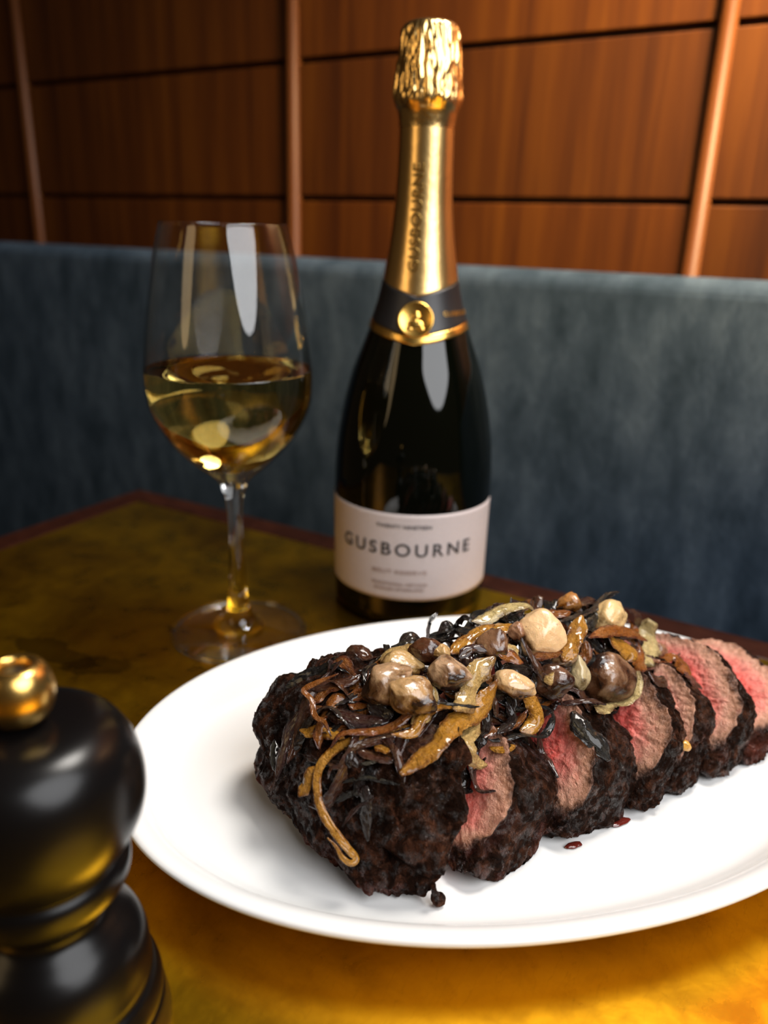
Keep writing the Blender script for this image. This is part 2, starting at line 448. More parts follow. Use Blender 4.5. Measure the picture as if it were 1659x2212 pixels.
# wine, a hair into the inner wall
LEVEL = .1428
wp = [(z, r+.00022) for z, r in ip if z < LEVEL-.0008]
rl = float(np.interp(LEVEL, [q[0] for q in ip][::-1], [q[1] for q in ip][::-1]))
wp = wp[::-1]
wp[0] = (wp[0][0]-.0002, wp[0][1])
wp += [(LEVEL-.0003, rl+.00022), (LEVEL+.0006, rl+.00022), (LEVEL+.0001, rl-.0008), (LEVEL, rl-.0022)]
V, F = lathe(wp, 128)
wine = mk('white_wine', V, F, M_WINE); wine.location = (GX, GY, .0004)
tag(wine, 'pale golden white wine filling the lower half of the glass', 'wine')

# ------------------------------------------------------------------ sparkling wine bottle
BX, BY = .0152+.0008, .4385
bt = empty('wine_bottle', (BX, BY, .0004))
tag(bt, 'dark sparkling wine bottle with gold foil neck and pale paper label', 'bottle')
bprof = [(.0, .030), (.0, .0400), (.0012, .0425), (.004, .0437), (.0074, .0440), (.0575, .0445), (.0716, .0448), (.0852, .0443), (.0983, .0432), (.1111, .0412), (.1236, .0386), (.1362, .0352), (.1483, .0307), (.1645, .0247),
         (.1740, .0217), (.1839, .0195), (.1935, .0179), (.203, .0165), (.2121, .0154), (.2239, .0143), (.2413, .0136), (.2583, .0133)]
bs = spline(bprof[2:], 120)
def brad(z): return float(np.interp(z, bs[:, 0], bs[:, 1]))
V, F = lathe(bprof[:2] + [tuple(q) for q in bs], 160); mk('glass_body', V, F, M_BOTTLE, bt)
FA = math.radians(-90 - 6.0) + math.atan2(-BX, BY)*0   # azimuth the label faces
def wrap_patch(name, f0, f1, zlo, zhi, off, mat, parent, nu=120, nv=24, thick=.0002):
    """curved sheet on the bottle between angles f0..f1 (deg from label centre); zlo/zhi functions of angle"""
    V, F = [], []
    for layer in (0, 1):
        for i in range(nu+1):
            ph = math.radians(f0+(f1-f0)*i/nu); a0, a1 = zlo(math.degrees(ph)), zhi(math.degrees(ph))
            for j in range(nv+1):
                z = a0+(a1-a0)*j/nv; r = brad(z)+off+(thick if layer else 0)
                V.append((r*math.cos(FA+ph), r*math.sin(FA+ph), z))
    N = (nu+1)*(nv+1)
    for i in range(nu):
        for j in range(nv):
            a = i*(nv+1)+j; b = a+nv+1
            F.append((N+a, N+b, N+b+1, N+a+1)); F.append((a, a+1, b+1, b))
    for i in range(nu):
        a = i*(nv+1); b = a+nv+1
        F.append((a, b, N+b, N+a)); a += nv; b += nv; F.append((a, N+a, N+b, b))
    for j in range(nv):
        a = j; F.append((a, N+a, N+a+1, a+1)); a = nu*(nv+1)+j; F.append((a, a+1, N+a+1, N+a))
    return mk(name, V, F, mat, parent)
def chev(base, amp):
    return lambda d: base + amp*min(1.0, abs(((d+180) % 360)-180)/72.0)
label = wrap_patch('label', -86, 84, lambda d: .0172, lambda d: .0672, .0001, M_LABEL, bt)
foil = wrap_patch('foil_neck', -180, 180, chev(.1755, .0070), lambda d: .2600, .0002, M_FOIL, bt, 180, 40)
band = wrap_patch('collar', -180, 180, chev(.1570, .0062), chev(.1765, .0070), .0004, M_BLACKPAPER, bt, 180, 16)
trim = wrap_patch('collar_trim', -180, 180, chev(.1532, .0060), chev(.1573, .0062), .0005, M_GOLDTRIM, bt, 180, 4)

def text_mesh(s, size, spacing=1.0, bold=0.0):
    cu = bpy.data.curves.new('t', 'FONT'); cu.body = s; cu.size = size; cu.align_x = 'CENTER'; cu.align_y = 'CENTER'
    cu.space_character = spacing; cu.offset = bold; cu.resolution_u = 4
    ob = bpy.data.objects.new('t', cu); COL.objects.link(ob)
    dg = bpy.context.evaluated_depsgraph_get(); me = bpy.data.meshes.new_from_object(ob.evaluated_get(dg))
    bpy.data.objects.remove(ob); bpy.data.curves.remove(cu)
    bm = bmesh.new(); bm.from_mesh(me); bpy.data.meshes.remove(me)
    bmesh.ops.remove_doubles(bm, verts=bm.verts, dist=1e-7)
    bmesh.ops.triangulate(bm, faces=bm.faces[:])
    for _ in range(4):
        lim = max(.0011, size*.12)
        ed = [e for e in bm.edges if e.calc_length() > lim]
        if not ed: break
        bmesh.ops.subdivide_edges(bm, edges=ed, cuts=1); bmesh.ops.triangulate(bm, faces=[f for f in bm.faces if len(f.verts) > 3])
    return bm
def lettering(s, width, height, z, adeg, mat, parent, off=.00045, bold=0, vertical=False, name='lettering', spacing=1.0):
    bm = text_mesh(s, .01, spacing, bold)
    xs = [v.co.x for v in bm.verts]; ys = [v.co.y for v in bm.verts]
    cx, cy = (min(xs)+max(xs))/2, (min(ys)+max(ys))/2
    sx, sy = width/(max(xs)-min(xs)), height/(max(ys)-min(ys))
    th = .00018
    ext = bmesh.ops.extrude_face_region(bm, geom=bm.faces[:])
    top = {v for v in ext['geom'] if isinstance(v, bmesh.types.BMVert)}
    for v in bm.verts:
        x, y = (v.co.x-cx)*sx, (v.co.y-cy)*sy
        if vertical: x, y = -y, x
        zz = z+y; rr0 = brad(zz)
        ph = FA+math.radians(adeg)+x/rr0; r = rr0+off+(th if v in top else 0)
        v.co = (r*math.cos(ph), r*math.sin(ph), zz)
    bmesh.ops.recalc_face_normals(bm, faces=bm.faces)
    return from_bm(name, bm, mat, parent, smooth=False)
lettering('TWENTY NINETEEN', .0300, .0020, .0602, -1, M_INK, label)
lettering('GUSBOURNE', .0775, .0074, .0470, 0, M_INK, label, bold=.00015, spacing=1.32)
lettering('BRUT RESERVE', .0300, .0022, .0340, -3, M_INKBROWN, label)
lettering('TRADITIONAL METHOD', .0310, .0017, .0268, -3, M_INKBROWN, label)
lettering('ENGLISH SPARKLING', .0270, .0017, .0238, -3, M_INKBROWN, label)
lettering('GUSBOURNE', .0510, .0058, .2140, -9, M_EMBOSS, foil, off=.0005, bold=.0002, vertical=True, spacing=1.1)
lettering('GUSBOURNE', .0240, .0024, .1685, 64, M_GOLDINK, band, off=.0008)
# crown of crinkled foil
V, F = [], []; nk = 220
cp = [(.2560, .0139), (.2583, .0141), (.2630, .0149), (.2655, .0160), (.2680, .0168), (.2705, .0169), (.2735, .0165), (.2798, .0160), (.2850, .0155), (.2900, .0150), (.2950, .0145), (.2985, .0139), (.3008, .0128), (.3022, .0105), (.3028, .006), (.3030, .0006)]
cs = spline(cp, 70)
for z, r in cs:
    amp = max(0, min(1, (z-.2655)/.006))*max(0, min(1, (.3015-z)/.003))
    ring = math.exp(-((z-.2690)/.003)**2)
    for k in range(nk):
        a = 2*math.pi*k/nk
        q = noise.noise(Vector((math.cos(a)*7.5, math.sin(a)*7.5, z*110)))
        q2 = noise.noise(Vector((math.cos(a)*15, math.sin(a)*15, z*240+9)))
        rr = r + amp*(.0012*q+.0005*q2) + ring*.0004*q2
        V.append((rr*math.cos(a), rr*math.sin(a), z))
for i in range(len(cs)-1):
    for k in range(nk):
        k2 = (k+1) % nk; F.append((i*nk+k, i*nk+k2, (i+1)*nk+k2, (i+1)*nk+k))
F.append(tuple(range((len(cs)-1)*nk, len(cs)*nk)))
mk('foil_crown', V, F, M_FOILCRINKLE, bt)
# medallion with a small bust-like emblem in relief
zc = .1655; rc = brad(zc); tilt = math.atan2(brad(.158)-brad(.173), .015)
mp = [(0, .0092), (.0006, .0093), (.0012, .0090), (.0013, .0084), (.0010, .0079), (.0009, .0001)]
V, F = lathe(mp, 64, cap0=True, cap1=True)
med = mk('medallion', V, F, M_GOLDTRIM, bt)
Rz = Matrix.Rotation(FA, 4, 'Z') @ Matrix.Rotation(math.radians(90)-tilt, 4, 'Y')
med.matrix_local = Matrix.Translation((( rc+.0003)*math.cos(FA), (rc+.0003)*math.sin(FA), zc)) @ Rz
bm = bmesh.new()
for (x, y, rx, ry, h) in [(0, .0018, .0024, .0026, .0012), (0, -.0026, .0044, .0024, .0011), (0, -.0008, .0014, .0022, .0010), (-.0030, -.0048, .0018, .0012, .0008), (.0030, -.0048, .0018, .0012, .0008)]:
    r = bmesh.ops.create_uvsphere(bm, u_segments=20, v_segments=10, radius=1)
    for v in r['verts']: v.co = Vector((-y+v.co.x*ry, x+v.co.y*rx, .0009+v.co.z*h*.8))
from_bm('emblem', bm, M_GOLDTRIM, med)

# ------------------------------------------------------------------ pepper mill
pm = empty('pepper_mill', (-.0818, .1550, .0004))
tag(pm, 'glossy black turned pepper mill with brass ball finial in the near left corner', 'pepper mill')
body = [(0, .0270), (.0005, .0280), (.004, .0284), (.0090, .0276), (.0120, .0270), (.0135, .0263), (.0150, .0268), (.0180, .0264), (.0210, .0254), (.0225, .0243), (.0245, .0244), (.0270, .0242), (.0320, .0238), (.0360, .0226), (.0395, .0204), (.0425, .0176), (.0450, .0152), (.0470, .0147), (.0490, .0153), (.0510, .0168), (.0528, .0180)]
head = [(.0530, .0170), (.0532, .0190), (.0545, .0204), (.0575, .0214), (.0605, .0215), (.0622, .0208), (.0632, .0201), (.0645, .0203), (.0675, .0222), (.0710, .0241), (.0750, .0257), (.0790, .0266), (.0828, .0269), (.0870, .0267), (.0910, .0260), (.0950, .0248), (.0985, .0230), (.1010, .0208), (.1030, .0178), (.1042, .0140), (.1048, .009), (.1050, .003)]
knob = [(.1045, .0050), (.1050, .0062), (.1062, .0072), (.1080, .0081), (.1105, .0086), (.1130, .0085), (.1155, .0077), (.1172, .0065), (.1180, .0052), (.1181, .0042), (.1176, .0036), (.1166, .0033), (.1155, .0032)]
head = [(z if z < .0645 else .0632+(z-.0632)*.90, r) for z, r in head]
knob = [(z-.0026, r*.95) for z, r in knob]
body = [(z, r*.97) for z, r in body]; head = [(z, r*.97) for z, r in head]
for nm, pf, mt in [('body', body, M_MILL), ('head', head, M_MILL), ('finial', knob, M_BRASS)]:
    V, F = lathe([tuple(q) for q in spline(pf, 160)], 128)
    ob = mk(nm, V, F, mt, pm)
    if nm == 'finial':
        V, F = lathe([(.1105, .0028), (.1131, .0028), (.1133, .0026)], 32); mk('socket', V, F, M_HOLE, ob)

# ------------------------------------------------------------------ the beef
E_ = Vector((.87, .493, 0)).normalized(); W_ = Vector((-E_.y, E_.x, 0)); Zv = Vector((0, 0, 1))
def ewz(e, w, z): return E_*e + W_*w + Zv*z
NA = 340
def outline(ang, a, b, seed):
    """point on the slice outline (across, up): domed above, sagging wide below"""
    c, s = math.cos(ang), math.sin(ang)
    if s > 0: x, y = a*math.copysign(abs(c)**(2/2.15), c), b*abs(s)**(2/2.15)
    else: x, y = a*math.copysign(abs(c)**(2/5), c)*(1+.05*abs(s)), -b*abs(s)**(2/5)
    k = 1 + .08*noise.noise(Vector((c*1.1+seed*3.1, s*1.1, seed))) + .045*noise.noise(Vector((c*3+seed, s*3, seed*2.7)))
    return x*k, y*k + b
def crustdisp(p, amp=1.0, big=0.0):
    q = p*1.0
    wp = q + Vector(noise.noise_vector(q*55))*.006
    f = Vector((wp.dot(E_)*2.4, wp.dot(W_)*2.4, wp.z*.9))     # muscle fibres run down the joint
    d = .0016*noise.fractal(q*60, .7, 2.1, 2) - .0017*abs(noise.fractal(f*75, .8, 2.1, 3)) - .0009*abs(noise.fractal(f*150+Vector((9, 4, 2)), .7, 2.1, 2)) + .0005*noise.fractal(q*380, .6, 2.2, 2) + .0009
    if big: d += big*(.0030*noise.fractal(q*34+Vector((3, 1, 7)), .6, 2.1, 2) - .0045*max(0, .22-abs(noise.noise(q*42)))/.22 + .001)
    return d*amp
MEATS = []
def add_attr(me, name, vals):
    at = me.attributes.new(name, 'FLOAT', 'POINT'); at.data.foreach_set('value', np.array(vals, dtype=np.float32))
def make_slice(name, e0, w0, lean, a, b, t, seed, yaw=0, z0=None, label=''):
    z0 = PLATE_Z+.0012 if z0 is None else z0
    th = math.radians(lean); yw = math.radians(yaw)
    ee = E_*math.cos(yw)+W_*math.sin(yw); ww = -E_*math.sin(yw)+W_*math.cos(yw)
    L = ee*math.sin(th)+Zv*math.cos(th); N = -ee*math.cos(th)+Zv*math.sin(th)
    L0 = .1*t*math.tan(th); O = ewz(e0, w0, z0)+L*L0; b = b-L0/2   # the lower back edge rests on the plate
    V, F, R = [], [], []
    NR, NT_ = 46, 26
    C2 = (0, b*.98)
    oc = [outline(2*math.pi*k/NA, a, b, seed) for k in range(NA)]
    rings = []
    def addring(scale, depth, rad, jit, crust):
        idx = []
        for k in range(NA):
            x = C2[0]+(oc[k][0]-C2[0])*scale; y = C2[1]+(oc[k][1]-C2[1])*scale
            p = O+ww*x+L*y-N*depth
            out = (ww*(oc[k][0]-C2[0])+L*(oc[k][1]-C2[1])).normalized()
            if crust: p = p+out*crustdisp(p, crust, .35)
            if jit: p = p+N*(jit*(.0007*noise.fractal(p*120, .7, 2.1, 2)+.0005*noise.fractal(p*500, .6, 2.1, 3)))
            idx.append(len(V)); V.append(p); R.append(rad)
        rings.append(idx)
    for i in range(1, NR+1):
        s = i/NR; addring(s*.985, 0.0006*(1-s), s*.94, 1.0*(1-.3*s**6), max(0, (s-.86)/.14))
    for j in range(1, NT_):
        q = j/NT_; bul = .985+.035*math.sin(math.pi*q)
        addring(bul, t*q, 1.0+.4*min(1, q*5, (1-q)*5)+.05, 0, 1.0)
    for i in range(NR, 0, -3):
        s = i/NR; addring(s*.985, t-.0006*(1-s), s*.94, 1.0*(1-.3*s**6), max(0, (s-.86)/.14))
    for i in range(len(rings)-1):
        A, B = rings[i], rings[i+1]
        for k in range(NA):
            k2 = (k+1) % NA; F.append((A[k], B[k], B[k2], A[k2]))
    F.append(tuple(rings[0])); F.append(tuple(reversed(rings[-1])))
    for i_, p in enumerate(V):
        if p.z < PLATE_Z+.0003: p.z = PLATE_Z+.0003
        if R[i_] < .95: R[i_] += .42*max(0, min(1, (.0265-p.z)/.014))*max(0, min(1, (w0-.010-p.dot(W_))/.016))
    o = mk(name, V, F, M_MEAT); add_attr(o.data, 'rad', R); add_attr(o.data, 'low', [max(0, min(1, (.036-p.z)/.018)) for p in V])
    tag(o, label, 'beef slice', 'slices of rare roast beef on the plate'); MEATS.append(o)
    return o
SL = [ # e0, w0, lean, a, b, t, seed, yaw
 (.1165, .2010, 34, .0440, .0265, .0295, 1.3, 8, 'first beef slice beside the charred end, its red cut face half under the onions'),
 (.1555, .2000, 30, .0428, .0262, .0300, 2.9, 8, 'second beef slice from the charred end, broad dark crust facing the plate front'),
 (.1920, .1990, 31, .0410, .0255, .0135, 4.2, 8, 'third beef slice from the charred end, with a blackened onion piece on its face'),
 (.2090, .1980, 33, .0400, .0245, .0175, 5.7, 8, 'fourth beef slice, its dark crust carrying a golden garlic crumb'),
 (.2310, .1965, 38, .0365, .0250, .0165, 7.1, 8, 'fifth beef slice with the largest open rosy pink cut face'),
 (.2530, .1900, 60, .0310, .0265, .0090, 8.8, 10, 'last beef slice lying almost flat at the right end of the row'),
]
for s in SL: make_slice('beef_slice', *s[:8], label=s[8])

# charred end piece
def make_end():
    V, F, R = [], [], []; rings = []
    NS = 120; z0 = PLATE_Z+.0008; seed = 11.3; t0 = 0
    def ring(k, e0, w0, lean, sc, rad, amp):
        idx = []; th = math.radians(lean); L = E_*math.sin(th)+Zv*math.cos(th)
        for q in range(NA):
            x, y = outline(2*math.pi*q/NA, .0430, .0280, seed)
            yb = (y-.0285)*sc+.0285*(.25+.75*sc)
            p = ewz(e0, w0, z0)+W_*(x*sc)+L*yb
            ctr = ewz(e0, w0, z0)+L*(.0285*(.25+.75*sc))
            out = (p-ctr)+E_*(-(1-sc)*.03)
            if out.length > 1e-6: out.normalize()
            p = p+out*crustdisp(p, amp*1.15, 1.0)
            idx.append(len(V)); V.append(p); R.append(rad)
        rings.append(idx)
    for i in range(NS+1):
        s = i/NS; s2 = s**1.35
        sc = max(.02, (1-(1-s2)**2.6)**(1/2.6))
        ring(i, .0815+.0300*s2, .2230-.0190*min(1, s*1.1), 22*s2, sc, 1.5, 1.0)
    for i in range(24, 0, -1):
        s = i/24
        ring(i, .1117, .2040, 22, s*.985, s*.93, max(0, (s-.85)/.15))
    for i in range(len(rings)-1):
        A, B = rings[i], rings[i+1]
        for k in range(NA):
            k2 = (k+1) % NA; F.append((A[k], A[k2], B[k2], B[k]))
    F.append(tuple(rings[0])); F.append(tuple(reversed(rings[-1])))
    for p in V:
        if p.z < PLATE_Z+.0003: p.z = PLATE_Z+.0003
    o = mk('beef_end', V, F, M_MEAT); add_attr(o.data, 'rad', R); add_attr(o.data, 'low', [max(0, min(1, (.030-p.z)/.018)) for p in V])
    tag(o, 'blackened rounded end piece of the roast beef joint', 'beef'); MEATS.append(o)
make_end()

# ------------------------------------------------------------------ surface to lay the onions on
HE = ([.07, .081, .090, .105, .12, .14, .17, .20, .22, .235, .246, .256, .264], [.0, .038, .051, .060, .066, .0705, .0735, .0740, .070, .060, .047, .028, .0])
def mound(e, w):
    he = float(np.interp(e, *HE))
    wf = float(np.interp(e, [.08, .15, .20, .245], [.169, .172, .178, .192])); wb = .246
    d = abs(w-(wf+wb)/2)/((wb-wf)/2)
    return he*max(0.0, 1-d**3.2) if d < 1 else 0.0
BV = []
for o in MEATS:
    me = o.data
    BV.append(BVHTree.FromPolygons([v.co.copy() for v in me.vertices], [tuple(p.vertices) for p in me.polygons]))
def surf(px, py):
    d = ray(px, py).normalized(); best = None
    for b in BV:
        h = b.ray_cast(CAM, d)
        if h[0] is not None and (best is None or h[3] < best[2]):
            best = (h[0], h[1] if h[1].dot(d) < 0 else -h[1], h[3])
    t = .15; tm = best[2] if best else .46
    while t < tm:
        p = CAM+d*t
        if p.z < .09:
            e, w = p.dot(E_), p.dot(W_)
            if p.z < mound(e, w):
                g = .002
                de = (mound(e+g, w)-mound(e-g, w))/(2*g); dw = (mound(e, w+g)-mound(e, w-g))/(2*g)
                nrm = (Zv - E_*max(-2, min(2, de)) - W_*max(-2, min(2, dw))).normalized()
                return p, nrm
        t += .0004
    if best: return best[0], best[1]
    # beyond the heap: vertical sheet through the heap's spine
    t = (.2085-CAM.dot(W_))/d.dot(W_)
    return CAM+d*t, (Zv*.6-W_).normalized()

PAL = {'pale': (.68, .44, .15), 'cream': (.80, .61, .26), 'gold': (.60, .265, .022), 'amber': (.30, .088, .007), 'orange': (.42, .125, .009),
       'brown': (.085, .022, .004), 'red': (.050, .011, .004), 'dark': (.018, .006, .003), 'black': (.005, .0035, .003)}
def strip(path, nrms, width, col, label, seed, thick=.00045, curl=.22, roll=0.0, tipchar=.6, group=None, taper=.18, name='onion_strip', n=None):
    L = sum((path[i+1]-path[i]).length for i in range(len(path)-1))
    n = max(24, min(150, int(L/.0004)))
    P = spline([tuple(p) for p in path], n); Q = spline([tuple(p) for p in nrms], n)
    m_ = 11
    V, F, T, UVs = [], [], [], []
    for i in range(n):
        tn = Vector(P[min(n-1, i+1)]-P[max(0, i-1)]).normalized()
        nn = Vector(Q[i]); nn = (nn-tn*nn.dot(tn)).normalized(); bb = tn.cross(nn)
        u = i/(n-1)
        rr = roll + .8*noise.noise(Vector((u*2.3, seed, 4.4)))
        nn, bb = nn*math.cos(rr)+bb*math.sin(rr), bb*math.cos(rr)-nn*math.sin(rr)
        end = min(u, 1-u)
        wd = width*(1-(1-taper)*max(0, 1-end/.22)**1.2)*(1+.22*noise.noise(Vector((u*5, seed*1.7, .3))))
        c0 = Vector(P[i])
        tip = max(0, 1-end/.13)*tipchar + .25*noise.noise(Vector((u*4, seed, 9)))
        loop = []
        for side in (1, -1):
            for j in range(m_):
                v = (j/(m_-1)*2-1)*side
                ed = math.sqrt(max(0, 1-abs(v)**4))
                x = v*wd/2*(1+.16*noise.noise(Vector((u*L*330, v*2, seed)))+.08*noise.noise(Vector((u*L*1100, v*2, seed))))
                y = curl*wd*(v*v-.4)*-.5 + side*thick/2*ed + wd*.10*noise.noise(Vector((u*L*160+seed, v*1.6, 2.2))) + .00025*noise.noise(Vector((u*L*500+seed, v*4, side)))
                p = c0+bb*x+nn*y
                loop.append(p); T.append(tip+.60*max(0, abs(v)-.45)/.55*(.6+noise.noise(Vector((u*L*200, side*v, seed))))); UVs.append((u*L+seed*.1, v*wd/2, 0))
        V += loop
    k = 2*m_
    for i in range(n-1):
        for j in range(k):
            j2 = (j+1) % k; F.append((i*k+j, i*k+j2, (i+1)*k+j2, (i+1)*k+j))
    F.append(tuple(reversed(range(k)))); F.append(tuple(range((n-1)*k, n*k)))
    o = mk(name, V, F, M_ONION); add_attr(o.data, 'tip', T)
    at = o.data.attributes.new('strip_uv', 'FLOAT_VECTOR', 'POINT'); at.data.foreach_set('vector', np.array(UVs, dtype=np.float32).ravel())
    o.color = (*PAL[col], 1); tag(o, label, 'onion', group)
    return o
GRP = 'fried onion strips heaped on the beef'
def px_strip(pts, wpx, col, lift, label, seed, **kw):
    path, nr = [], []
    for p in pts:
        s, nn = surf(p[0], p[1]); lf = lift if len(p) < 3 else p[2]
        nn = (nn*.7+Zv*.5-FW*.25).normalized()
        s = s + nn*(lf*.001)
        path.append(s); nr.append(nn)
    for _ in range(2):   # ease abrupt jumps in depth
        q = [v.copy() for v in path]
        for i in range(1, len(path)-1):
            d = (path[i]-CAM).length; da = ((q[i-1]-CAM).length+(q[i+1]-CAM).length)/2
            path[i] = CAM+(path[i]-CAM)*((d*.5+da*.5)/d)
    dep = (path[len(path)//2]-CAM).dot(FW)
    return strip(path, nr, wpx*(1.42 if col in ('gold', 'pale', 'cream') else 1.2)/FPX*dep, col, label, seed, group=GRP, **kw)

CW = {'dark': 'blackish brown', 'red': 'dark mahogany', 'black': 'shadow black', 'brown': 'chestnut brown', 'amber': 'amber'}
def low_label(col, p):
    e, w_ = p.dot(E_), p.dot(W_)
    reg = 'left end' if e < .125 else 'left middle' if e < .16 else 'right middle' if e < .20 else 'right end'
    return '%s onion strip in the lower layer, %s %s of heap' % (CW[col], 'back' if w_ > .212 else 'front', reg)
# lower layer: caramelised strips, coloured darker to stand for shadow between upper ones
rnd = random.Random(23)
for i in range(95):
    e = rnd.uniform(.090, .240); w0 = .2085+rnd.uniform(-.031, .026)
    ang = rnd.uniform(0, math.pi); L = rnd.uniform(.012, .026); bend = rnd.uniform(-1.2, 1.2)
    path, nr = [], []
    for k in range(5):
        u = (k/4-.5)*L; a = ang+bend*(k/4-.5)
        ee, ww = e+u*math.cos(a), w0+u*math.sin(a)
        z = max(mound(ee, ww), mound(e, w0)*.80)-.003+rnd.uniform(-.003, .0035)
        hit = max([h[0].z for h in (b.ray_cast(ewz(ee, ww, .2), Vector((0, 0, -1))) for b in BV) if h[0] is not None] or [0])
        z = max(z, .030, hit+.0010+rnd.uniform(0, .002))
        path.append(ewz(ee, ww, z)); nr.append((Zv+Vector((rnd.uniform(-.5, .5), rnd.uniform(-.7, .3), 0))).normalized())
    cl = rnd.choice(['dark', 'red', 'black', 'dark', 'brown', 'red', 'black', 'amber', 'brown', 'black'])
    strip(path, nr, rnd.uniform(.0028, .0062), cl, low_label(cl, path[2]), 100+i, group='dark onion strips in the lower layer', curl=rnd.uniform(-.4, .5), roll=rnd.uniform(-.8, .8), n=26)

# more of that layer where it shows between the upper strips
for (x0, x1, y0, y1, cnt) in [(672, 880, 1500, 1600, 26), (1040, 1180, 1500, 1565, 16), (960, 1250, 1390, 1520, 24), (1230, 1390, 1350, 1440, 12), (690, 860, 1600, 1650, 8)]:
    for i in range(cnt):
        cx, cy = rnd.uniform(x0, x1), rnd.uniform(y0, y1); a = rnd.uniform(-.5, .9) if x0 < 900 else rnd.uniform(0, math.pi); hl = rnd.uniform(24, 52); bd = rnd.uniform(-14, 14)
        pts = [(cx-hl*math.cos(a), cy-hl*.7*math.sin(a)), (cx-bd*math.sin(a), cy+bd*math.cos(a)), (cx+hl*math.cos(a), cy+hl*.7*math.sin(a))]
        cl = rnd.choice(['dark', 'red', 'brown', 'red', 'black', 'amber', 'brown', 'dark'])
        o = px_strip(pts, rnd.uniform(9, 24), cl, rnd.uniform(.2, 1.3),
                 'onion strip', 300+i+cx, curl=rnd.uniform(-.3, .4), roll=rnd.uniform(-.6, .6), n=26)
        o['group'] = 'dark onion strips in the lower layer'; o['label'] = low_label(cl, Vector(o.data.vertices[len(o.data.vertices)//2].co))

